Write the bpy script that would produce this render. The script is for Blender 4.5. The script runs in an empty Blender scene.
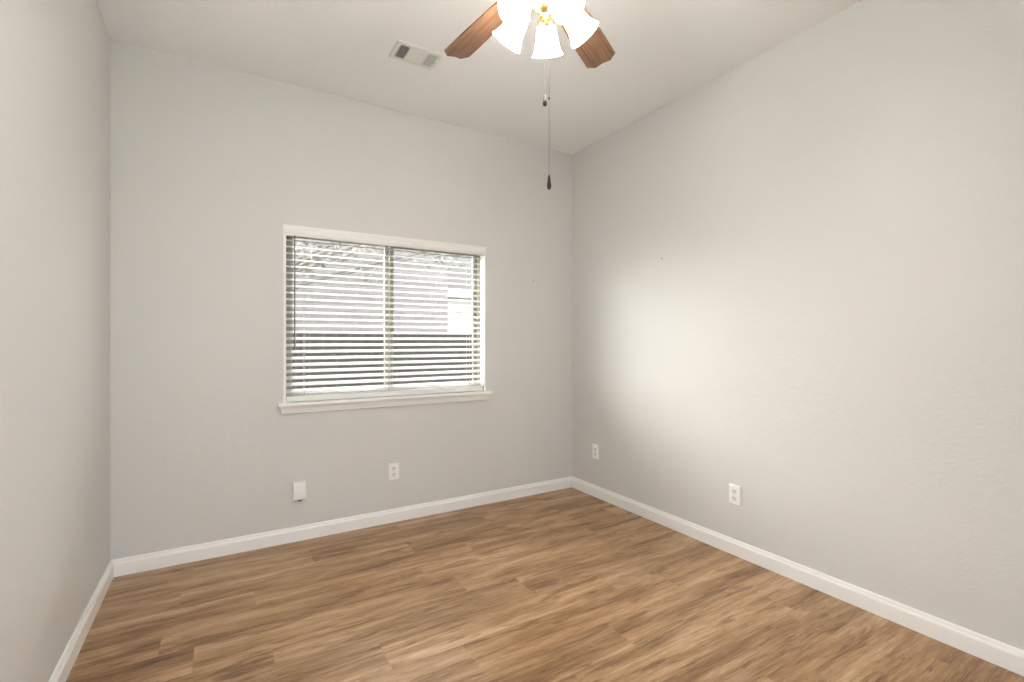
import bpy, bmesh, math, random
from mathutils import Vector, Matrix

random.seed(7)
S = bpy.context.scene
COL = S.collection
PI = math.pi

# ------------------------------------------------------------------ room numbers (metres)
W = 2.964          # left wall x=0, right wall x=W
YB = 3.162         # room face of the window wall
YF = -0.47         # wall behind the camera
H = 2.740          # ceiling height
OX0, OX1, OZ0, OZ1 = 0.800, 2.160, 0.830, 1.897   # window opening
WT = 0.13          # thickness of the window wall

# ------------------------------------------------------------------ camera
cam = bpy.data.cameras.new('camera')
cam.sensor_width = 36.0
cam.lens = 36.0 * 483.0 / 1024.0
cam.clip_start = 0.02
cam_o = bpy.data.objects.new('camera', cam)
COL.objects.link(cam_o)
cam_o.location = (0.487, 0.0, 1.202)
cam_o.rotation_euler = (PI / 2, 0, -math.radians(30.98))
S.camera = cam_o

# ------------------------------------------------------------------ world, sun, exposure
S.view_settings.view_transform = 'Standard'
S.view_settings.look = 'None'
S.view_settings.exposure = 0.92
S.view_settings.gamma = 1.0
S.view_settings.use_curve_mapping = False
wd = bpy.data.worlds.new('sky')
S.world = wd
wd.use_nodes = True
bg = wd.node_tree.nodes['Background']
bg.inputs['Color'].default_value = (0.93, 0.965, 1.0, 1)
bg.inputs['Strength'].default_value = 3.6

sun = bpy.data.lights.new('sun', 'SUN')
sun.energy = 14.0
sun.color = (1.0, 0.975, 0.93)
sun.angle = math.radians(80)        # hazy low sun
sun_o = bpy.data.objects.new('sun', sun)
COL.objects.link(sun_o)
sun_o.rotation_euler = Vector((-0.80, 0.60, 0.20)).to_track_quat('Z', 'Y').to_euler()

portal = bpy.data.lights.new('window_portal', 'AREA')   # sampling portal of the window opening, gives no light of its own
portal.shape = 'RECTANGLE'
portal.size = OX1 - OX0 + 0.04
portal.size_y = OZ1 - OZ0 + 0.04
portal.cycles.is_portal = True
portal_o = bpy.data.objects.new('window_portal', portal)
COL.objects.link(portal_o)
portal_o.location = ((OX0 + OX1) / 2, YB + WT + 0.03, (OZ0 + OZ1) / 2)
portal_o.rotation_euler = (-PI / 2, 0, 0)

# fill-light window added in the unseen wall behind the camera
PX0, PX1, PZ0, PZ1 = 0.12, 1.04, 0.15, 2.20
portal2_o = bpy.data.objects.new('fill_window_portal', portal.copy())
COL.objects.link(portal2_o)
portal2_o.data.size = PX1 - PX0; portal2_o.data.size_y = PZ1 - PZ0
portal2_o.location = ((PX0 + PX1) / 2, YF - 0.15, (PZ0 + PZ1) / 2)
portal2_o.rotation_euler = (PI / 2, 0, 0)

LAMP = 30.0         # emission of the glowing fan shades

# ------------------------------------------------------------------ node helpers
def new_mat(name, color=(.8, .8, .8), rough=0.5, metal=0.0, spec=None):
    m = bpy.data.materials.new(name)
    m.use_nodes = True
    b = m.node_tree.nodes['Principled BSDF']
    b.inputs['Base Color'].default_value = (*color, 1)
    b.inputs['Roughness'].default_value = rough
    b.inputs['Metallic'].default_value = metal
    if spec is not None:
        b.inputs['Specular IOR Level'].default_value = spec
    return m

class G:
    def __init__(s, m):
        s.t = m.node_tree; s.n = s.t.nodes; s.l = s.t.links
        s.b = s.n['Principled BSDF']
    def node(s, typ, **kw):
        n = s.n.new(typ)
        for k, v in kw.items(): setattr(n, k, v)
        return n
    def put(s, sock, v):
        if hasattr(v, 'is_linked') or isinstance(v, bpy.types.NodeSocket): s.l.new(v, sock)
        else: sock.default_value = v
    def math(s, op, a, b=0.0, c=0.0):
        n = s.node('ShaderNodeMath', operation=op)
        s.put(n.inputs[0], a); s.put(n.inputs[1], b); s.put(n.inputs[2], c)
        return n.outputs[0]
    def xyz(s, x, y, z):
        n = s.node('ShaderNodeCombineXYZ')
        s.put(n.inputs[0], x); s.put(n.inputs[1], y); s.put(n.inputs[2], z)
        return n.outputs[0]
    def noise(s, vec, scale, detail=2.0, rough=0.5, dist=0.0):
        n = s.node('ShaderNodeTexNoise')
        s.put(n.inputs['Vector'], vec)
        n.inputs['Scale'].default_value = scale
        n.inputs['Detail'].default_value = detail
        n.inputs['Roughness'].default_value = rough
        n.inputs['Distortion'].default_value = dist
        return n.outputs[0]
    def ramp(s, fac, stops):
        n = s.node('ShaderNodeValToRGB')
        s.put(n.inputs[0], fac)
        e = n.color_ramp.elements
        while len(e) < len(stops): e.new(0.5)
        for el, (p, c) in zip(e, stops):
            el.position = p; el.color = (*c, 1) if len(c) == 3 else c
        return n.outputs[0]
    def mix(s, fac, a, b, mode='MIX'):
        n = s.node('ShaderNodeMix', data_type='RGBA', blend_type=mode)
        s.put(n.inputs[0], fac)
        s.put(n.inputs[6], a if not isinstance(a, tuple) else (*a, 1))
        s.put(n.inputs[7], b if not isinstance(b, tuple) else (*b, 1))
        return n.outputs[2]
    def bump(s, h, strength, dist=0.01):
        n = s.node('ShaderNodeBump')
        n.inputs['Strength'].default_value = strength
        n.inputs['Distance'].default_value = dist
        s.put(n.inputs['Height'], h)
        s.l.new(n.outputs[0], s.b.inputs['Normal'])
    def coord(s, which='Object'):
        return s.node('ShaderNodeTexCoord').outputs[which]
    def sep(s, v):
        n = s.node('ShaderNodeSeparateXYZ'); s.l.new(v, n.inputs[0]); return n.outputs

# ------------------------------------------------------------------ materials
def paint(name, color, rough=0.55, bump=0.25, scale=95):
    m = new_mat(name, color, rough, spec=0.35)
    g = G(m)
    p = g.coord()
    h = g.math('ADD', g.noise(p, scale, 3, .55), g.math('MULTIPLY', g.noise(p, scale * .33, 2, .5), .8))
    g.bump(h, bump, 0.004)
    return m

M = {}
M['wall'] = paint('greige_wall_paint', (0.690, 0.684, 0.668), 0.5, 0.22)
M['ceiling'] = paint('ceiling_paint', (0.93, 0.932, 0.93), 0.75, 0.35, 80)
M['trim'] = new_mat('white_trim_paint', (0.92, 0.915, 0.905), 0.32)
M['slat'] = new_mat('white_faux_wood', (0.69, 0.685, 0.667), 0.38)
M['valance'] = new_mat('white_valance', (0.86, 0.855, 0.835), 0.38)
M['cord'] = new_mat('white_cord', (0.50, 0.48, 0.44), 0.7)
M['wand'] = new_mat('clear_grey_wand', (0.16, 0.15, 0.13), 0.25)
M['plastic'] = new_mat('white_plastic', (0.93, 0.925, 0.905), 0.35)
M['receptacle'] = new_mat('ivory_plastic', (0.82, 0.81, 0.77), 0.35)
M['dark'] = new_mat('dark_slot', (0.03, 0.03, 0.027), 0.7)
M['frame'] = new_mat('taupe_window_frame', (0.34, 0.32, 0.275), 0.45)
M['metal'] = new_mat('painted_vent_metal', (0.80, 0.79, 0.76), 0.4)
M['screw'] = new_mat('screw_metal', (0.62, 0.60, 0.56), 0.3, 0.7)
M['brass'] = new_mat('polished_brass', (0.83, 0.60, 0.24), 0.22, 1.0)
M['fob'] = new_mat('dark_walnut_fob', (0.035, 0.022, 0.014), 0.4)
M['chain'] = new_mat('pull_chain_metal', (0.07, 0.066, 0.058), 0.6, 0.0)
M['nail'] = new_mat('dull_nail', (0.22, 0.20, 0.18), 0.5, 0.3)

# frosted glass shade, lit from inside
m = new_mat('frosted_lit_glass', (0.95, 0.93, 0.88), 0.35)
b = m.node_tree.nodes['Principled BSDF']
b.inputs['Emission Color'].default_value = (1.0, 0.965, 0.915, 1)
b.inputs['Emission Strength'].default_value = LAMP
M['shade'] = m
m = new_mat('glowing_bulb', (1, 1, 1), 0.4)
b = m.node_tree.nodes['Principled BSDF']
b.inputs['Emission Color'].default_value = (1.0, 0.965, 0.915, 1)
b.inputs['Emission Strength'].default_value = LAMP * 1.5
M['bulb'] = m

# window glass
m = bpy.data.materials.new('window_glass'); m.use_nodes = True
t = m.node_tree; t.nodes.clear()
o_ = t.nodes.new('ShaderNodeOutputMaterial'); mx = t.nodes.new('ShaderNodeMixShader')
tr = t.nodes.new('ShaderNodeBsdfTransparent'); gl = t.nodes.new('ShaderNodeBsdfGlossy'); fr = t.nodes.new('ShaderNodeLayerWeight')
tr.inputs[0].default_value = (0.96, 0.97, 0.965, 1); gl.inputs['Roughness'].default_value = 0.02; fr.inputs[0].default_value = 0.5
pw = t.nodes.new('ShaderNodeMath'); pw.operation = 'POWER'; pw.inputs[1].default_value = 5.0; t.links.new(fr.outputs['Facing'], pw.inputs[0])
ml = t.nodes.new('ShaderNodeMath'); ml.operation = 'MULTIPLY_ADD'; ml.inputs[1].default_value = 0.80; ml.inputs[2].default_value = 0.035; t.links.new(pw.outputs[0], ml.inputs[0])
t.links.new(ml.outputs[0], mx.inputs[0]); t.links.new(tr.outputs[0], mx.inputs[1]); t.links.new(gl.outputs[0], mx.inputs[2]); t.links.new(mx.outputs[0], o_.inputs[0])
M['glass'] = m

# fan blade wood
m = new_mat('fan_blade_wood', (0.3, 0.15, 0.07), 0.35)
g = G(m)
s_ = g.sep(g.coord())
v = g.xyz(g.math('MULTIPLY', s_[0], 3.0), g.math('MULTIPLY', s_[1], 60.0), s_[2])
f = g.noise(v, 1.6, 4, .6, .6)
c = g.ramp(f, [(0.3, (0.07, 0.035, 0.019)), (0.5, (0.15, 0.076, 0.040)), (0.7, (0.23, 0.12, 0.062))])
g.l.new(c, g.b.inputs['Base Color'])
M['blade'] = m

# vinyl plank floor: uv = metres along / across a plank, 'plank' = per-plank random colour
m = new_mat('vinyl_plank_floor', (0.35, 0.22, 0.13), 0.42, spec=0.55)
g = G(m)
uv = g.sep(g.node('ShaderNodeUVMap', uv_map='UVMap').outputs[0])
at = g.node('ShaderNodeAttribute', attribute_name='plank')
pr = g.node('ShaderNodeSeparateColor'); g.l.new(at.outputs['Color'], pr.inputs[0])
r1, r2, r3 = pr.outputs[0], pr.outputs[1], pr.outputs[2]
off = g.math('MULTIPLY', r2, 37.0)
along = g.math('ADD', uv[0], g.math('MULTIPLY', r1, 23.0))
wob = g.math('MULTIPLY', g.math('SUBTRACT', g.noise(g.xyz(g.math('MULTIPLY', along, 1.8), g.math('MULTIPLY', uv[1], 5.0), off), 1.0, 2, .5), .5), 0.024)
yy = g.math('ADD', uv[1], wob)
cath = g.noise(g.xyz(g.math('MULTIPLY', along, 1.3), g.math('MULTIPLY', yy, 11.0), off), 1.0, 6, .62, .3)
streak = g.noise(g.xyz(g.math('MULTIPLY', along, 5.0), g.math('MULTIPLY', yy, 85.0), off), 1.0, 5, .65, .25)
fib = g.noise(g.xyz(g.math('MULTIPLY', along, 16.0), g.math('MULTIPLY', uv[1], 330.0), off), 1.0, 2, .6)
knot = g.noise(g.xyz(g.math('MULTIPLY', along, 2.0), g.math('MULTIPLY', yy, 15.0), g.math('ADD', off, 5.0)), 1.0, 5, .66, .7)
dash = g.noise(g.xyz(g.math('MULTIPLY', along, 7.0), g.math('MULTIPLY', yy, 52.0), g.math('ADD', off, 11.0)), 1.0, 4, .6, .4)
val = g.math('ADD', g.math('MULTIPLY', cath, .56), g.math('ADD', g.math('MULTIPLY', streak, .28), g.math('MULTIPLY', fib, .16)))
c = g.ramp(val, [(0.36, (0.155, 0.070, 0.023)), (0.46, (0.325, 0.182, 0.080)), (0.54, (0.465, 0.292, 0.156)), (0.64, (0.65, 0.465, 0.295))])
kn = g.ramp(knot, [(0.55, (1, 1, 1)), (0.61, (0.60, 0.50, 0.42)), (0.70, (0.42, 0.32, 0.25))])
c = g.mix(0.8, c, kn, 'MULTIPLY')
ds = g.ramp(dash, [(0.58, (1, 1, 1)), (0.68, (0.55, 0.46, 0.38))])
c = g.mix(0.8, c, ds, 'MULTIPLY')
tone = g.math('ADD', g.math('MULTIPLY', r3, 0.20), 0.90)
c = g.mix(1.0, c, g.xyz(tone, tone, tone), 'MULTIPLY')
# seams: distance to plank edges (uv z unused; width .178, length stored in alpha)
ax = g.math('ABSOLUTE', g.math('SUBTRACT', uv[1], 0.089))
seam = g.math('GREATER_THAN', ax, 0.0881)
c = g.mix(g.math('MULTIPLY', seam, .55), c, (0.08, 0.05, 0.03))
g.l.new(c, g.b.inputs['Base Color'])
g.l.new(g.math('ADD', g.math('MULTIPLY', streak, .16), .30), g.b.inputs['Roughness'])
g.bump(g.math('ADD', fib, streak), 0.06, 0.002)
M['floor'] = m

# outdoors
m = new_mat('neighbour_brick', (0.3, 0.25, 0.24), 0.85)
g = G(m)
s_ = g.sep(g.coord())
br = g.node('ShaderNodeTexBrick')
g.l.new(g.xyz(g.math('ADD', s_[0], s_[1]), s_[2], 0.0), br.inputs['Vector'])
for k, vv in (('Color1', (0.19, 0.170, 0.163, 1)), ('Color2', (0.235, 0.208, 0.20, 1)), ('Mortar', (0.27, 0.25, 0.245, 1))): br.inputs[k].default_value = vv
br.inputs['Scale'].default_value = 1.0; br.inputs['Brick Width'].default_value = 0.21; br.inputs['Row Height'].default_value = 0.075; br.inputs['Mortar Size'].default_value = 0.008
g.l.new(br.outputs[0], g.b.inputs['Base Color'])
M['brick'] = m
M['siding'] = new_mat('white_siding', (0.56, 0.55, 0.52), 0.6)
M['fascia'] = new_mat('beige_fascia', (0.45, 0.41, 0.36), 0.6)
M['shingle'] = new_mat('grey_shingles', (0.11, 0.10, 0.095), 0.9)
m = new_mat('weathered_cedar', (0.10, 0.085, 0.07), 0.85)
g = G(m); s_ = g.sep(g.coord())
f = g.noise(g.xyz(g.math('MULTIPLY', s_[0], 30.0), s_[1], g.math('MULTIPLY', s_[2], 1.5)), 1.0, 4, .6)
g.l.new(g.ramp(f, [(0.3, (0.025, 0.021, 0.018)), (0.7, (0.055, 0.047, 0.040))]), g.b.inputs['Base Color'])
M['cedar'] = m
m = new_mat('lawn_grass', (0.12, 0.15, 0.06), 0.95)
g = G(m)
g.l.new(g.ramp(g.noise(g.coord(), 6.0, 5, .7), [(0.3, (0.10, 0.11, 0.05)), (0.7, (0.20, 0.20, 0.11))]), g.b.inputs['Base Color'])
M['lawn'] = m
m = new_mat('tree_leaves', (0.2, 0.21, 0.14), 0.5)
g = G(m)
g.l.new(g.ramp(g.noise(g.coord(), 5.0, 3, .6), [(0.3, (0.17, 0.167, 0.145)), (0.7, (0.34, 0.335, 0.30))]), g.b.inputs['Base Color'])
M['leaf'] = m
M['concrete'] = new_mat('bounce_concrete', (0.68, 0.67, 0.64), 0.9)
M['bark'] = new_mat('tree_bark', (0.13, 0.11, 0.095), 0.9)

# ------------------------------------------------------------------ mesh helpers
def box(bm, x0, x1, y0, y1, z0, z1, mat=None):
    vs = [bm.verts.new((x, y, z)) for x in (x0, x1) for y in (y0, y1) for z in (z0, z1)]
    if mat is not None:
        for v in vs: v.co = mat @ v.co
    for q in ((0, 1, 3, 2), (4, 6, 7, 5), (0, 4, 5, 1), (2, 3, 7, 6), (0, 2, 6, 4), (1, 5, 7, 3)):
        bm.faces.new([vs[i] for i in q])
    return vs

def prism(bm, prof, a, b, fn):
    """sweep the closed profile between parameters a and b; fn(p, q, t) -> point"""
    r0 = [bm.verts.new(fn(p, q, a)) for p, q in prof]
    r1 = [bm.verts.new(fn(p, q, b)) for p, q in prof]
    n = len(prof)
    for i in range(n):
        bm.faces.new((r0[i], r0[(i + 1) % n], r1[(i + 1) % n], r1[i]))
    bm.faces.new(r0[::-1]); bm.faces.new(r1)

def lathe(bm, prof, seg=32, mat=None, cap0=True, cap1=True):
    rings = []
    for r, z in prof:
        ring = []
        for i in range(seg):
            a = 2 * PI * i / seg
            p = Vector((r * math.cos(a), r * math.sin(a), z))
            ring.append(bm.verts.new(mat @ p if mat is not None else p))
        rings.append(ring)
    for k in range(len(rings) - 1):
        for i in range(seg):
            j = (i + 1) % seg
            bm.faces.new((rings[k][i], rings[k][j], rings[k + 1][j], rings[k + 1][i]))
    if cap0: bm.faces.new(rings[0][::-1])
    if cap1: bm.faces.new(rings[-1])

def tube(bm, pts, r, seg=10):
    pts = [Vector(p) for p in pts]
    rings = []
    for i, p in enumerate(pts):
        d = (pts[min(i + 1, len(pts) - 1)] - pts[max(i - 1, 0)]).normalized()
        up = Vector((0, 0, 1)) if abs(d.z) < .9 else Vector((1, 0, 0))
        a = d.cross(up).normalized(); c = d.cross(a).normalized()
        rr = r[i] if isinstance(r, (list, tuple)) else r
        rings.append([bm.verts.new(p + rr * (math.cos(2 * PI * k / seg) * a + math.sin(2 * PI * k / seg) * c)) for k in range(seg)])
    for k in range(len(rings) - 1):
        for i in range(seg):
            j = (i + 1) % seg
            bm.faces.new((rings[k][i], rings[k][j], rings[k + 1][j], rings[k + 1][i]))
    bm.faces.new(rings[0][::-1]); bm.faces.new(rings[-1])

def obj(name, bm, mat, parent=None, smooth=False, bevel=0.0, loc=None):
    bmesh.ops.recalc_face_normals(bm, faces=bm.faces[:])
    me = bpy.data.meshes.new(name)
    bm.to_mesh(me); bm.free()
    o = bpy.data.objects.new(name, me)
    COL.objects.link(o)
    me.materials.append(mat)
    if smooth:
        me.polygons.foreach_set('use_smooth', [True] * len(me.polygons))
        e = o.modifiers.new('edges', 'EDGE_SPLIT'); e.split_angle = math.radians(40)
    if bevel:
        b = o.modifiers.new('bevel', 'BEVEL'); b.width = bevel; b.segments = 2; b.limit_method = 'ANGLE'
    if parent: o.parent = parent
    if loc: o.location = loc
    return o

def tag(o, label, cat, group=None, kind=None):
    o['label'] = label; o['category'] = cat
    if group: o['group'] = group
    if kind: o['kind'] = kind
    return o

def thing(name, label, cat, loc=(0, 0, 0), rotz=0.0, group=None, kind=None):
    o = bpy.data.objects.new(name, None)
    COL.objects.link(o)
    o.empty_display_size = 0.1
    o.location = loc; o.rotation_euler = (0, 0, rotz)
    return tag(o, label, cat, group, kind)

def copy_tree(o, parent=None):
    c = o.copy(); COL.objects.link(c)
    if parent: c.parent = parent
    for ch in [x for x in bpy.data.objects if x.parent == o]:
        copy_tree(ch, c)
    return c

NB = bmesh.new

# ------------------------------------------------------------------ the room shell
# floor: planks of 0.178 x 1.106 m running along x, staggered row by row
bm = NB()
uvl = bm.loops.layers.uv.new('UVMap')
cl = bm.loops.layers.float_color.new('plank')
PW, PL = 0.178, 1.106
known = {3: 0.62, 4: 0.277, 5: 0.394, 6: 0.656, 7: 1.022, 8: 0.195, 9: 0.78, 10: 0.47}
k = 0
y1 = YB
while y1 > YF - 0.12:
    y0 = y1 - PW
    x = known.get(k, random.uniform(0, PL)) - 2 * PL
    while x < W + 0.12:
        a, c_ = max(x, -0.12), min(x + PL, W + 0.12)
        if c_ > a + 0.001:
            yt = y1 if k else YB + 0.0
            vs = [bm.verts.new(p) for p in ((a, y0, 0), (c_, y0, 0), (c_, y1, 0), (a, y1, 0))]
            fc = bm.faces.new(vs)
            rc = (random.random(), random.random(), random.random(), 1)
            for lp, (uu, vv) in zip(fc.loops, ((a - x, 0), (c_ - x, 0), (c_ - x, PW), (a - x, PW))):
                lp[uvl].uv = (uu, vv); lp[cl] = rc
        x += PL
    y1 = y0
    k += 1
box(bm, -0.12, W + 0.12, YF - 0.12, YB, -0.10, -0.002)
tag(obj('floor', bm, M['floor']), 'brown wood-look vinyl plank floor of the empty room', 'floor', kind='structure')

bm = NB(); box(bm, -0.15, W + 0.15, YF - 0.15, YB + WT + 0.50, H, H + 0.16)
tag(obj('ceiling', bm, M['ceiling']), 'flat off-white textured ceiling above the ceiling fan', 'ceiling', kind='structure')
bm = NB(); box(bm, -0.12, 0, YF - 0.12, YB + WT, -0.4, H)
tag(obj('wall_left', bm, M['wall']), 'bare pale greige wall at the left with no window', 'wall', kind='structure')
bm = NB(); box(bm, W, W + 0.12, YF - 0.12, YB + WT, -0.4, H)
tag(obj('wall_right', bm, M['wall']), 'bare pale greige wall at the right catching the window light', 'wall', kind='structure')

def holed_wall(name, label, y_in, y_out, xs, zs):
    """one closed wall mesh, room face at y_in, with one rectangular opening"""
    bm = NB()
    def grid(y):
        vv = [[bm.verts.new((x, y, z)) for z in zs] for x in xs]
        for i in range(3):
            for j in range(3):
                if i == 1 and j == 1: continue
                bm.faces.new((vv[i][j], vv[i + 1][j], vv[i + 1][j + 1], vv[i][j + 1]))
        return vv
    A = grid(y_in); B = grid(y_out)
    ring = [(1, 1), (2, 1), (2, 2), (1, 2)]
    out = [(i, 0) for i in range(4)] + [(3, j) for j in range(1, 4)] + [(i, 3) for i in (2, 1, 0)] + [(0, j) for j in (2, 1)]
    for loop in (ring, out):
        for a, b in zip(loop, loop[1:] + loop[:1]):
            bm.faces.new((A[a[0]][a[1]], A[b[0]][b[1]], B[b[0]][b[1]], B[a[0]][a[1]]))
    tag(obj(name, bm, M['wall']), label, 'wall', kind='structure')
holed_wall('wall_back', 'pale greige wall holding the window with the blind', YB, YB + WT, [0, OX0, OX1, W], [-0.4, OZ0, OZ1, H])
holed_wall('wall_front', 'greige wall behind the camera, opposite the blind', YF, YF - 0.12, [0, PX0, PX1, W], [-0.4, PZ0, PZ1, H])
bm = NB(); box(bm, -0.95, -0.65, YB + WT, 3.40, -0.55, 3.0)  # added out of view, blocks grazing light from the left onto the right wall
tag(obj('blocker_wall', bm, M['siding']), 'unseen outside wall added left of the window to cut low sidelight', 'wall', kind='structure')

# baseboards, moulded top edge
BBH = 0.086
prof = [(0, 0), (0.0145, 0), (0.0145, 0.062), (0.0125, 0.068), (0.0095, 0.072), (0.0085, 0.079), (0.0055, BBH), (0, BBH)]
def base(name, a, b, fn, lab):
    bm = NB(); prism(bm, prof, a, b, fn)
    tag(obj(name, bm, M['trim']), lab, 'baseboard', kind='structure')
base('baseboard_back', 0, W, lambda p, q, t: (t, YB - p, q), 'white baseboard along the foot of the window wall')
base('baseboard_right', YF, YB - 0.002, lambda p, q, t: (W - p, t, q), 'white baseboard along the foot of the right wall')
base('baseboard_left', YF, YB - 0.002, lambda p, q, t: (p, t, q), 'white baseboard along the foot of the left wall')
base('baseboard_front', 0.015, W - 0.015, lambda p, q, t: (t, YF + p, q), 'white baseboard along the wall behind the camera')

# ------------------------------------------------------------------ window: sliding sashes set deep in the opening
win = thing('window_1', 'sliding window with two side-by-side panes behind the white blind', 'window', ((OX0 + OX1) / 2, YB + 0.094, OZ0), kind='structure')
wx, wz = (OX0 + OX1) / 2, OZ0
hw, wh = (OX1 - OX0) / 2, OZ1 - OZ0
def ring_frame(x0, x1, z0, z1, y0, y1, w):
    bm = NB()
    box(bm, x0, x0 + w, y0, y1, z0, z1); box(bm, x1 - w, x1, y0, y1, z0, z1)
    box(bm, x0 + w, x1 - w, y0, y1, z0, z0 + w); box(bm, x0 + w, x1 - w, y0, y1, z1 - w, z1)
    return bm
bm = NB()
JT = 0.014
for x0, x1 in ((-hw, -hw + JT), (hw - JT, hw)): box(bm, x0, x1, -0.096, -0.026, 0.0, wh)
box(bm, -hw + JT, hw - JT, -0.096, -0.026, wh - JT, wh)
obj('window_jamb', bm, M['trim'], win)
obj('window_frame', ring_frame(-hw, hw, 0, wh, -0.026, 0.034, 0.028), M['frame'], win)
sl = obj('sash', ring_frame(-hw + 0.028, -0.022, 0.028, wh - 0.028, -0.020, -0.003, 0.030), M['frame'], win)
sr = obj('sash', ring_frame(-0.014, hw - 0.028, 0.028, wh - 0.028, 0.002, 0.019, 0.030), M['frame'], win)
bm = NB(); box(bm, -hw + 0.054, -0.048, -0.013, -0.010, 0.054, wh - 0.054); obj('glass', bm, M['glass'], sl)
bm = NB(); box(bm, 0.012, hw - 0.054, 0.009, 0.012, 0.054, wh - 0.054); obj('glass', bm, M['glass'], sr)
bm = NB(); box(bm, -0.045, -0.035, -0.026, -0.018, 0.46, 0.56); obj('latch', bm, M['frame'], sl, bevel=0.002)

w2 = thing('fill_window', 'unseen window added behind the camera for fill light', 'window', ((PX0 + PX1) / 2, YF - 0.08, PZ0), kind='structure')  # invented opening, lets in daylight to even out the room
h2, v2 = (PX1 - PX0) / 2, PZ1 - PZ0
obj('window_frame', ring_frame(-h2, h2, 0, v2, -0.03, 0.03, 0.035), M['trim'], w2)
bm = NB(); box(bm, -0.018, 0.018, -0.025, 0.025, 0.03, v2 - 0.03); obj('mullion', bm, M['trim'], w2)
bm = NB(); box(bm, -h2 + 0.03, h2 - 0.03, -0.003, 0.003, 0.03, v2 - 0.03); obj('glass', bm, M['glass'], w2)

# stool and apron moulding under the window
bm = NB()
box(bm, OX0 - 0.032, OX1 + 0.032, YB - 0.042, YB + 0.001, OZ0 - 0.014, OZ0 + 0.004)
box(bm, OX0 + 0.001, OX1 - 0.001, YB, YB + 0.07, OZ0 - 0.001, OZ0 + 0.004)
ap = [(0, 0.0), (0.014, 0.0), (0.016, 0.012), (0.020, 0.018), (0.022, 0.026), (0.030, 0.040), (0.034, 0.046), (0, 0.046)]
r0 = [bm.verts.new((OX0 - 0.004 - p * 0.62, YB - p, OZ0 - 0.060 + q)) for p, q in ap]
r1 = [bm.verts.new((OX1 + 0.004 + p * 0.62, YB - p, OZ0 - 0.060 + q)) for p, q in ap]
for i in range(len(ap)):
    j = (i + 1) % len(ap); bm.faces.new((r0[i], r0[j], r1[j], r1[i]))
bm.faces.new(r0[::-1]); bm.faces.new(r1)
tag(obj('trim_1', bm, M['trim'], bevel=0.003), 'white window stool with moulded apron below the blind', 'window sill', kind='structure')

# ------------------------------------------------------------------ white slatted blind
bl = thing('window_blind', 'white horizontal slat blind filling the window, slats tilted open', 'blind', ((OX0 + OX1) / 2, YB + 0.035, OZ0))
BX0, BX1 = OX0 + 0.0165 - wx, OX1 - 0.020 - wx
TOP = OZ1 - OZ0
# valance with a small moulded profile, slightly proud of the wall
vp = [(-0.040, TOP - 0.002), (-0.040, TOP - 0.016), (-0.044, TOP - 0.022), (-0.044, TOP - 0.048), (-0.040, TOP - 0.054), (-0.040, TOP - 0.064), (-0.030, TOP - 0.064), (-0.030, TOP - 0.002)]
bm = NB(); prism(bm, vp, OX0 + 0.003 - wx, OX1 - 0.006 - wx, lambda p, q, t: (t, p, q))
obj('valance', bm, M['valance'], bl)
bm = NB(); box(bm, BX0, BX1, -0.027, 0.027, TOP - 0.048, TOP - 0.003); obj('headrail', bm, M['slat'], bl, bevel=0.002)
SP, NS, TILT = 0.0397, 24, math.radians(18)
z_first = 1.812 - OZ0
bm = NB()
zr = z_first - NS * SP
for i in range(-1, NS + 1):
    zc = (1.8395 - OZ0) if i < 0 else z_first - i * SP if i < NS else zr + 0.0225
    mt = Matrix.Translation((0, 0, zc)) @ Matrix.Rotation(TILT if i < NS else TILT * .55, 4, 'X')
    n = 6
    pr_ = []
    for k in range(n + 1):
        u = -0.025 + 0.05 * k / n
        pr_.append((u, 0.0014 + 0.0012 * (1 - (u / 0.025) ** 2)))
    for k in range(n, -1, -1):
        u = -0.025 + 0.05 * k / n
        pr_.append((u, -0.0014 + 0.0012 * (1 - (u / 0.025) ** 2)))
    prism(bm, pr_, BX0, BX1, lambda p, q, t: mt @ Vector((t, p, q)))
obj('slats', bm, M['slat'], bl)
zr = z_first - NS * SP
bm = NB(); box(bm, BX0, BX1, -0.026, 0.026, zr - 0.023, zr + 0.010); obj('bottom_rail', bm, M['valance'], bl, bevel=0.004)
for lx in (0.918, 1.437, 2.030):
    bm = NB()
    for yy_ in (-0.0275, 0.0275):
        tube(bm, [(lx - wx, yy_, zr + 0.01), (lx - wx, yy_, TOP - 0.05)], 0.0013, 6)
    for i in range(NS):
        zc = z_first - i * SP - 0.003
        tube(bm, [(lx - wx, -0.0275, zc - 0.0275 * math.tan(TILT)), (lx - wx, 0.0275, zc + 0.0275 * math.tan(TILT))], 0.0007, 5)
    obj('ladder_cord', bm, M['cord'], bl)
bm = NB()
tube(bm, [(0.862 - wx, -0.037, 1.838 - OZ0), (0.862 - wx, -0.037, 1.150 - OZ0)], 0.0038, 8)
tube(bm, [(0.862 - wx, -0.037, 1.20 - OZ0), (0.862 - wx, -0.037, 1.146 - OZ0)], 0.0046, 8)
tube(bm, [(0.862 - wx, -0.037, 1.836 - OZ0), (0.862 - wx, -0.020, 1.85 - OZ0)], 0.002, 8)
obj('tilt_wand', bm, M['wand'], bl, smooth=True)
pts = []
for i in range(25):
    tt = i / 24
    pts.append((2.056 - wx + 0.006 * math.sin(tt * 9) + 0.006 * tt, -0.036, (1.836 - 0.21 * tt) - OZ0))
bm = NB(); tube(bm, pts, 0.0016, 6); lc = obj('lift_cord', bm, M['cord'], bl, smooth=True)
px, pz = pts[-1][0], pts[-1][2]
bm = NB(); lathe(bm, [(0.0015, 0.0), (0.004, -0.006), (0.0062, -0.026), (0.005, -0.030)], 14, Matrix.Translation((px, -0.036, pz + 0.001)))
obj('cord_tassel', bm, M['slat'], lc, smooth=True)

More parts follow.
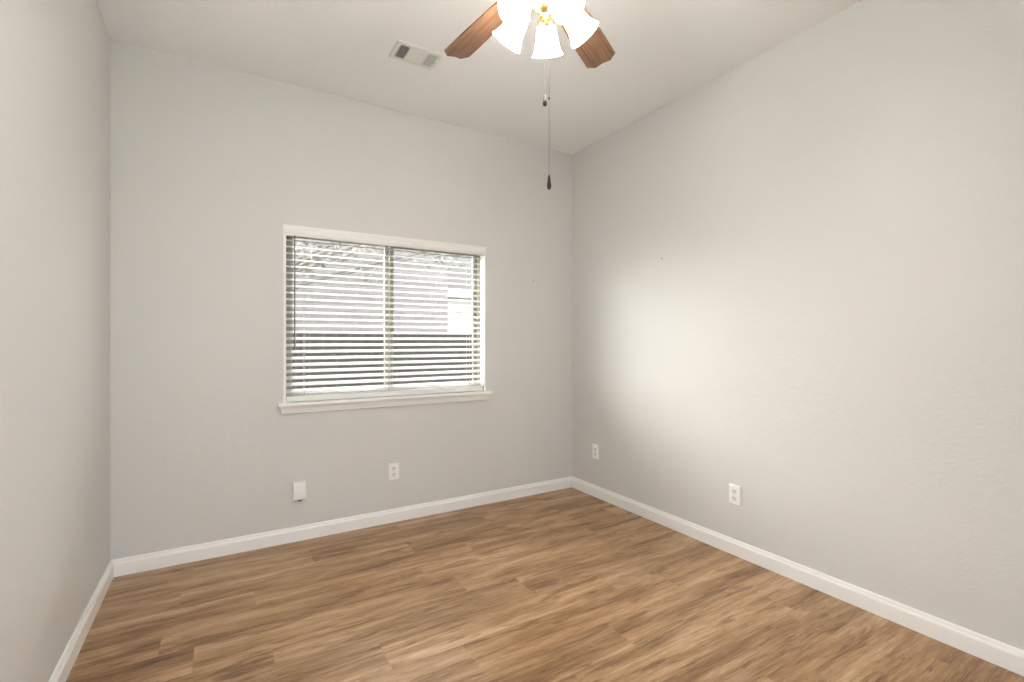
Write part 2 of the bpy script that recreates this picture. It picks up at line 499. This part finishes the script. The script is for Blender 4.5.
# ------------------------------------------------------------------ outlets and the box on the wall
def plate_bm(w, h, d):
    bm = NB()
    prof_ = [(w / 2, 0), (w / 2, d * .45), (w / 2 - 0.004, d), ]
    rings = []
    for (x, y) in prof_:
        hh = h / 2 - (w / 2 - x)
        rings.append([bm.verts.new(p) for p in ((-x, -y, -hh), (x, -y, -hh), (x, -y, hh), (-x, -y, hh))])
    for a, b in zip(rings, rings[1:]):
        for i in range(4):
            j = (i + 1) % 4; bm.faces.new((a[i], a[j], b[j], b[i]))
    bm.faces.new(rings[-1]); bm.faces.new(rings[0][::-1])
    return bm

def make_outlet(label, loc, rotz):
    t = thing('wall_outlet', label, 'outlet', loc, rotz, 'duplex outlets above the baseboards')
    obj('cover_plate', plate_bm(0.071, 0.110, 0.0065), M['plastic'], t)
    for zc in (0.0195, -0.0195):
        bm = NB()
        ps = []
        for k in range(24):
            a = 2 * PI * k / 24
            ps.append((max(-.0145, min(.0145, .0172 * math.cos(a))), max(-.0135, min(.0135, .0172 * math.sin(a)))))
        prism(bm, ps, -0.0060, -0.0085, lambda p, q, tt: (p, tt, q + zc))
        rc = obj('receptacle', bm, M['receptacle'], t)
        bm = NB()
        for sx in (-0.0062, 0.0062):
            box(bm, sx - 0.0011, sx + 0.0011, -0.0089, -0.0083, zc + 0.000, zc + 0.0085)
        lathe(bm, [(0.0024, 0), (0.0024, 0.0006)], 12, Matrix.Translation((0, -0.0083, zc - 0.006)) @ Matrix.Rotation(PI / 2, 4, 'X'))
        obj('slot', bm, M['dark'], rc)
    bm = NB(); lathe(bm, [(0.0032, 0.0), (0.0028, 0.0012), (0.001, 0.0016)], 12, Matrix.Translation((0, -0.0062, 0)) @ Matrix.Rotation(PI / 2, 4, 'X'))
    obj('screw', bm, M['screw'], t, smooth=True)
    return t
out0 = make_outlet('white duplex outlet below the window, right of the plain white box', (1.466, YB, 0.335), 0)
o2 = copy_tree(out0); o2.location = (W, 2.867, 0.347); o2.rotation_euler = (0, 0, -PI / 2)
o2['label'] = 'white duplex outlet on the right wall close to the room corner'
o3 = copy_tree(out0); o3.location = (W, 1.685, 0.336); o3.rotation_euler = (0, 0, -PI / 2)
o3['label'] = 'white duplex outlet standing alone on the right wall, far from the corner'

bxo = thing('cable_box', 'plain white plastic box on the wall under the window, left of the outlet', 'wall box', (0.886, YB, 0.296))
bm = NB(); box(bm, -0.036, 0.036, -0.026, 0, -0.046, 0.060); obj('housing', bm, M['plastic'], bxo, bevel=0.003)
bm = NB(); box(bm, -0.033, 0.033, -0.030, -0.0255, -0.038, 0.046); obj('front_cover', bm, M['plastic'], bxo, bevel=0.0025)
bm = NB(); tube(bm, [(0.004, -0.013, -0.0455), (0.004, -0.013, -0.054)], 0.009, 14); obj('cable_grommet', bm, M['dark'], bxo)['label'] = 'dark round cable grommet'

# tiny nails left in the walls
for loc, rz, lab in (((2.577, YB, 1.672), 0, 'tiny nail left in the back wall between window and corner'),
                     ((W, 2.208, 1.743), -PI / 2, 'tiny nail left in the right wall at head height')):
    bm = NB()
    lathe(bm, [(0.0016, 0.0), (0.0016, 0.008), (0.0046, 0.0082), (0.0046, 0.0096)], 12, Matrix.Rotation(PI / 2, 4, 'X') @ Matrix.Translation((0, 0, 0)))
    n_ = obj('wall_nail', bm, M['nail'], loc=loc)
    n_.rotation_euler = (0, 0, rz)
    tag(n_, lab, 'nail', 'nails left in the walls')

# ------------------------------------------------------------------ ceiling register
vt = thing('ceiling_vent', 'white metal air register in the ceiling near the window wall', 'vent', (1.384, 2.497, H))
VX, VY = 0.127, 0.085
bm = NB()
def flange(x, y, z): return [bm.verts.new(p) for p in ((-x, -y, z), (x, -y, z), (x, y, z), (-x, y, z))]
R0 = flange(VX, VY, 0); R1 = flange(VX, VY, -0.002); R2 = flange(VX - 0.006, VY - 0.006, -0.006); R3 = flange(VX - 0.024, VY - 0.026, -0.006); R4 = flange(VX - 0.024, VY - 0.026, -0.001)
for a, b in ((R0, R1), (R1, R2), (R2, R3), (R3, R4)):
    for i in range(4):
        j = (i + 1) % 4; bm.faces.new((a[i], a[j], b[j], b[i]))
obj('vent_frame', bm, M['metal'], vt)
bm = NB(); box(bm, -VX + 0.012, VX - 0.012, -VY + 0.012, VY - 0.012, -0.0022, -0.0006); obj('dark_backing', bm, M['dark'], vt)  # thin black sheet standing in for the shade behind the louvers
ix, iy = VX - 0.0245, VY - 0.0265
def blades_y(x0, x1, ang):
    bm = NB()
    n = 5
    for i in range(n):
        xc = x0 + (x1 - x0) * (i + .5) / n
        mt = Matrix.Translation((xc, 0, -0.0042)) @ Matrix.Rotation(ang, 4, 'Y')
        box(bm, -0.0036, 0.0036, -iy, iy, -0.0004, 0.0004, mt)
    return bm
obj('louver', blades_y(-ix, -ix + 0.053, math.radians(-38)), M['metal'], vt)
obj('louver', blades_y(ix - 0.053, ix, math.radians(38)), M['metal'], vt)
bm = NB()
for i in range(11):
    yc = -iy + 2 * iy * (i + .5) / 11
    box(bm, -ix + 0.055, ix - 0.055, -0.0062, 0.0062, -0.0004, 0.0004, Matrix.Translation((0, yc, -0.0044)) @ Matrix.Rotation(math.radians(-22), 4, 'X'))
obj('louver', bm, M['metal'], vt)
for xx in (-ix + 0.054, ix - 0.054):
    bm = NB(); box(bm, xx - 0.002, xx + 0.002, -iy, iy, -0.0062, -0.002); obj('divider', bm, M['metal'], vt)
bm = NB(); box(bm, ix - 0.001, ix + 0.016, -0.022, -0.016, -0.014, -0.0055); obj('damper_lever', bm, M['metal'], vt, bevel=0.001)
for sx in (-1, 1):
    bm = NB(); lathe(bm, [(0.0042, -0.0055), (0.0036, -0.0075), (0.001, -0.008)], 12, Matrix.Translation((sx * (VX - 0.017), 0, 0))); obj('screw', bm, M['screw'], vt, smooth=True)

# ------------------------------------------------------------------ ceiling fan with five lights
FX, FY = 1.416, 1.338
fan = thing('ceiling_fan', 'five-bladed wood ceiling fan with brass body and five lit bell shades', 'ceiling fan', (FX, FY, H))
Z = lambda z: z - H
bm = NB(); lathe(bm, [(0.075, 0.0), (0.075, -0.012), (0.066, -0.040), (0.030, -0.058), (0.018, -0.062)], 40); obj('canopy', bm, M['brass'], fan, smooth=True)
bm = NB(); lathe(bm, [(0.013, -0.055), (0.013, -0.125)], 20); obj('downrod', bm, M['brass'], fan, smooth=True)
bm = NB(); lathe(bm, [(0.020, -0.105), (0.055, -0.118), (0.092, -0.140), (0.105, -0.175), (0.105, -0.235), (0.095, -0.265), (0.085, -0.285), (0.085, -0.305), (0.060, -0.318)], 48); obj('motor_housing', bm, M['brass'], fan, smooth=True)
# blades
def make_blade_bm():
    bm = NB()
    ol = [(0.175, -0.045), (0.200, -0.053), (0.300, -0.0575), (0.420, -0.0625), (0.522, -0.0645), (0.548, -0.034), (0.542, 0.0), (0.548, 0.034), (0.522, 0.0645), (0.420, 0.0625), (0.300, 0.0575), (0.200, 0.053), (0.175, 0.045)]
    prism(bm, ol, -0.003, 0.003, lambda p, q, t: (p, q, t))
    return bm
iron_pts = [(0.070, -0.014), (0.110, -0.013), (0.150, -0.018), (0.185, -0.036), (0.215, -0.038), (0.228, -0.028), (0.222, -0.012), (0.240, 0.0), (0.222, 0.012), (0.228, 0.028), (0.215, 0.038), (0.185, 0.036), (0.150, 0.018), (0.110, 0.013), (0.070, 0.014)]
bl0 = None
ZB = 2.447
for k in range(5):
    ang = math.radians(27.4 + 72 * k)
    if bl0 is None:
        bl0 = obj('blade', make_blade_bm(), M['blade'], fan)
        bm = NB(); prism(bm, iron_pts, 0.003, 0.007, lambda p, q, t: (p, q, t)); obj('blade_iron', bm, M['brass'], bl0, bevel=0.001)
        b_ = bl0
    else:
        b_ = copy_tree(bl0, fan)
    b_.location = (0, 0, Z(ZB))
    b_.rotation_euler = (Matrix.Rotation(ang, 3, 'Z') @ Matrix.Rotation(math.radians(4.6), 3, 'Y') @ Matrix.Rotation(math.radians(-12), 3, 'X')).to_euler()
# light kit body
bm = NB(); lathe(bm, [(0.058, Z(2.424)), (0.062, Z(2.412)), (0.060, Z(2.396)), (0.042, Z(2.388)), (0.040, Z(2.376)), (0.050, Z(2.366)), (0.052, Z(2.352)), (0.044, Z(2.334)), (0.032, Z(2.318)), (0.020, Z(2.309)), (0.012, Z(2.305)), (0.004, Z(2.303))], 40)
kit = obj('light_kit', bm, M['brass'], fan, smooth=True)
BETA = math.radians(38)
SL = 0.100
shade_prof = [(0.026, 0.0), (0.0295, 0.006), (0.033, 0.018), (0.0365, 0.036), (0.0395, 0.056), (0.0435, 0.074), (0.049, 0.089), (0.0560, 0.100)]
inner = [(r - 0.0028, a) for r, a in shade_prof][::-1]
for k in range(5):
    al = math.radians(-22 + 72 * k)
    hdir = Vector((math.cos(al), math.sin(al), 0))
    axis = (hdir * math.sin(BETA) - Vector((0, 0, 1)) * math.cos(BETA))
    mouth = hdir * 0.143 + Vector((0, 0, Z(2.246)))
    neck = mouth - axis * SL
    rot = axis.to_track_quat('Z', 'Y').to_matrix().to_4x4()
    mt = Matrix.Translation(neck) @ rot
    # curved arm from the kit to the socket
    p0 = hdir * 0.040 + Vector((0, 0, Z(2.362)))
    p3 = neck - axis * 0.030
    p1 = p0 + hdir * 0.020 + Vector((0, 0, 0.012)); p2 = p3 - axis * 0.014
    pts = []
    for i in range(11):
        q = i / 10
        pts.append(p0 * (1 - q) ** 3 + p1 * 3 * q * (1 - q) ** 2 + p2 * 3 * q * q * (1 - q) + p3 * q ** 3)
    bm = NB(); tube(bm, pts, 0.0065, 12); obj('lamp_arm', bm, M['brass'], kit, smooth=True)
    bm = NB(); lathe(bm, [(0.010, -0.034), (0.017, -0.030), (0.019, -0.016), (0.024, -0.010), (0.0305, -0.004), (0.0305, 0.006), (0.029, 0.008)], 28, mt); obj('lamp_socket', bm, M['brass'], kit, smooth=True)
    bm = NB(); lathe(bm, shade_prof + inner, 40, mt, cap0=False, cap1=False)
    sh = obj('lamp_shade', bm, M['shade'], fan, smooth=True)
    bm = NB(); lathe(bm, [(0.010, 0.0), (0.011, 0.012), (0.017, 0.028), (0.021, 0.044), (0.019, 0.058), (0.011, 0.068), (0.003, 0.071)], 20, mt); obj('bulb', bm, M['bulb'], sh, smooth=True)
# pull chains
def chain(dx, dy, ztop, zfob, flen, link=None):
    bm = NB()
    n = int((ztop - zfob) / 0.0042)
    tube(bm, [(dx, dy, Z(ztop)), (dx, dy, Z(zfob))], 0.0005, 6)
    for i in range(n):
        zc = ztop - (i + .5) * 0.0042
        lathe(bm, [(0.0003, 0.0010), (0.0010, 0.0), (0.0003, -0.0010)], 6, Matrix.Translation((dx, dy, Z(zc))))
    c_ = obj('pull_chain', bm, M['chain'], fan)
    bm = NB()
    L = flen
    lathe(bm, [(0.0018, 0.003), (0.0032, 0.0), (0.0042, -0.12 * L), (0.0058, -0.45 * L), (0.0078, -0.72 * L), (0.0070, -0.88 * L), (0.0035, -L), (0.001, -1.02 * L)], 18, Matrix.Translation((dx, dy, Z(zfob))))
    obj('pull_fob', bm, M['fob'], c_, smooth=True)
    if link:
        bm = NB(); lathe(bm, [(0.0012, 0.006), (0.0028, 0.004), (0.0028, -0.004), (0.0012, -0.006)], 12, Matrix.Translation((dx, dy, Z(link)))); obj('chain_connector', bm, M['fob'], c_, smooth=True)
chain(0.008, 0.006, 2.318, 2.031, 0.034)
chain(0.011, -0.014, 2.322, 1.756, 0.046, link=2.016)

# ------------------------------------------------------------------ outside the window
bm = NB(); box(bm, -30, 30, -24, 34, -0.75, -0.55)
tag(obj('ground', bm, M['lawn']), 'grass yard outside the window, below the fence', 'ground', kind='structure')

bm = NB(); box(bm, -5, 8, -9, YF - 0.12, -0.56, -0.15)  # added reflector slab, throws daylight up through the fill opening to the ceiling
tag(obj('bounce_patio', bm, M['concrete']), 'unseen concrete slab added to bounce daylight in behind the camera', 'patio', kind='structure')

fe = thing('wooden_fence', 'dark weathered picket fence seen through the lower half of the blind', 'fence', (1.9, 5.72, -0.55))
FT = 1.305 + 0.55
x = -3.2
i = 0
pk = None
while x < 5.0:
    if pk is None:
        bm = NB()
        prism(bm, [(-0.068, 0.02), (0.068, 0.02), (0.068, FT - 0.03), (0.038, FT), (-0.038, FT), (-0.068, FT - 0.03)], -0.009, 0.009, lambda p, q, t: (p, t, q))
        pk = obj('picket', bm, M['cedar'], fe); o_ = pk
    else:
        o_ = pk.copy(); COL.objects.link(o_); o_.parent = fe
    o_.location = (x, 0, random.uniform(-0.004, 0.004))
    x += 0.1415; i += 1
for zz in (0.3, 0.95, 1.55):
    bm = NB(); box(bm, -3.3, 5.1, 0.010, 0.048, zz, zz + 0.085); obj('rail', bm, M['cedar'], fe)

bh = thing('brick_house', 'mauve grey brick house wall beyond the fence, filling most of the window view', 'house', (-1.0, 8.0, -0.55))
bm = NB(); box(bm, 1.75, 4.95, 0, 7, 0, 4.25); obj('brick_wall', bm, M['brick'], bh)
bm = NB(); prism(bm, [(-0.30, 4.16), (-0.30, 4.28), (3.5, 6.2), (7.3, 4.28), (7.3, 4.16)], 1.6, 5.0, lambda p, q, t: (t, p, q)); obj('roof', bm, M['shingle'], bh)

wh_ = thing('white_house', 'white sided house past the brick corner, at the right of the window view', 'house', (7.5, 11.6, -0.55))
bm = NB()
pr_ = [(0, 0)]
n = 15; zt = 2.88
for i in range(n):
    pr_ += [(-0.018, zt * i / n), (0.0, zt * (i + 1) / n - 0.004)]
pr_ += [(0.0, zt), (5, zt), (5, 0)]
prism(bm, pr_, -2.45, 6.0, lambda p, q, t: (t, p, q))
obj('siding_wall', bm, M['siding'], wh_)
bm = NB(); box(bm, -2.46, 6.0, -0.03, 0.0, 2.22, 2.36); obj('belt_board', bm, M['fascia'], wh_)
bm = NB(); box(bm, -2.8, 6.3, -0.36, -0.33, 2.88, 3.06); box(bm, -2.8, 6.3, -0.36, 0, 2.86, 2.88); obj('fascia', bm, M['fascia'], wh_)
bm = NB(); prism(bm, [(-0.37, 3.06), (6.4, 3.06), (3.0, 5.6)], -2.8, 6.3, lambda p, q, t: (t, p, q)); obj('roof', bm, M['shingle'], wh_)

def tree(name, lab, loc, h, blobs, nl, seed, size):
    rnd = random.Random(seed)
    t = thing(name, lab, 'tree', loc)
    bm = NB()
    tube(bm, [(0, 0, 0), (0.05, 0.02, h * .3), (-0.02, 0.05, h * .6), (0.1, 0, h * .9)], [0.16, 0.13, 0.10, 0.05], 10)
    for (bx, by, bz, br_) in blobs:
        tube(bm, [(0, 0.03, h * .45), (bx * .5, by * .5, (bz + h * .45) / 2 + .15), (bx, by, bz)], [0.022, 0.013, 0.004], 7)
    obj('trunk', bm, M['bark'], t, smooth=True)
    bm = NB()
    for (bx, by, bz, br_) in blobs:
        for _ in range(int(nl * br_ * br_)):
            d = Vector((rnd.gauss(0, 1), rnd.gauss(0, 1), rnd.gauss(0, .8)))
            d = d.normalized() * br_ * rnd.uniform(.35, 1.0)
            c_ = Vector((bx, by, bz)) + d
            a = Vector((rnd.gauss(0, 1), rnd.gauss(0, 1), rnd.gauss(0, .6))).normalized()
            b2 = a.cross(Vector((rnd.gauss(0, 1), rnd.gauss(0, 1), rnd.gauss(0, 1)))).normalized()
            s = size * rnd.uniform(.7, 1.3)
            vs = [bm.verts.new(p) for p in (c_ - a * s, c_ + b2 * s * .45, c_ + a * s, c_ - b2 * s * .45)]
            bm.faces.new(vs)
    fo = obj('foliage', bm, M['leaf'], t)
    return t
tree('leafy_tree', 'leafy tree beyond the fence, its branches crossing the top of the window view', (-0.1, 6.9, -0.55), 3.9,
     [(0, -.1, 4.2, .9), (1.5, -.1, 3.35, .42), (2.1, -.1, 3.1, .40), (2.7, 0, 3.2, .38), (3.3, -.1, 3.05, .36), (1.6, .1, 2.85, .3), (2.3, 0, 2.75, .25), (3.7, .1, 3.25, .35), (3.0, 0, 3.45, .4), (-1.0, 0, 4.0, .8), (1.2, .1, 3.0, .35), (2.5, .1, 3.4, .45)], 800, 3, 0.05)
tree('shade_tree', 'distant tree rising behind the white house', (13.2, 21.5, -0.55), 8.0,
     [(0, 0, 6.6, 2.2), (2.0, 0, 6.2, 1.9), (-2.0, 0, 6.0, 1.8), (0.8, -.4, 4.9, 1.6), (-1.5, -.2, 4.6, 1.4)], 300, 5, 0.12)
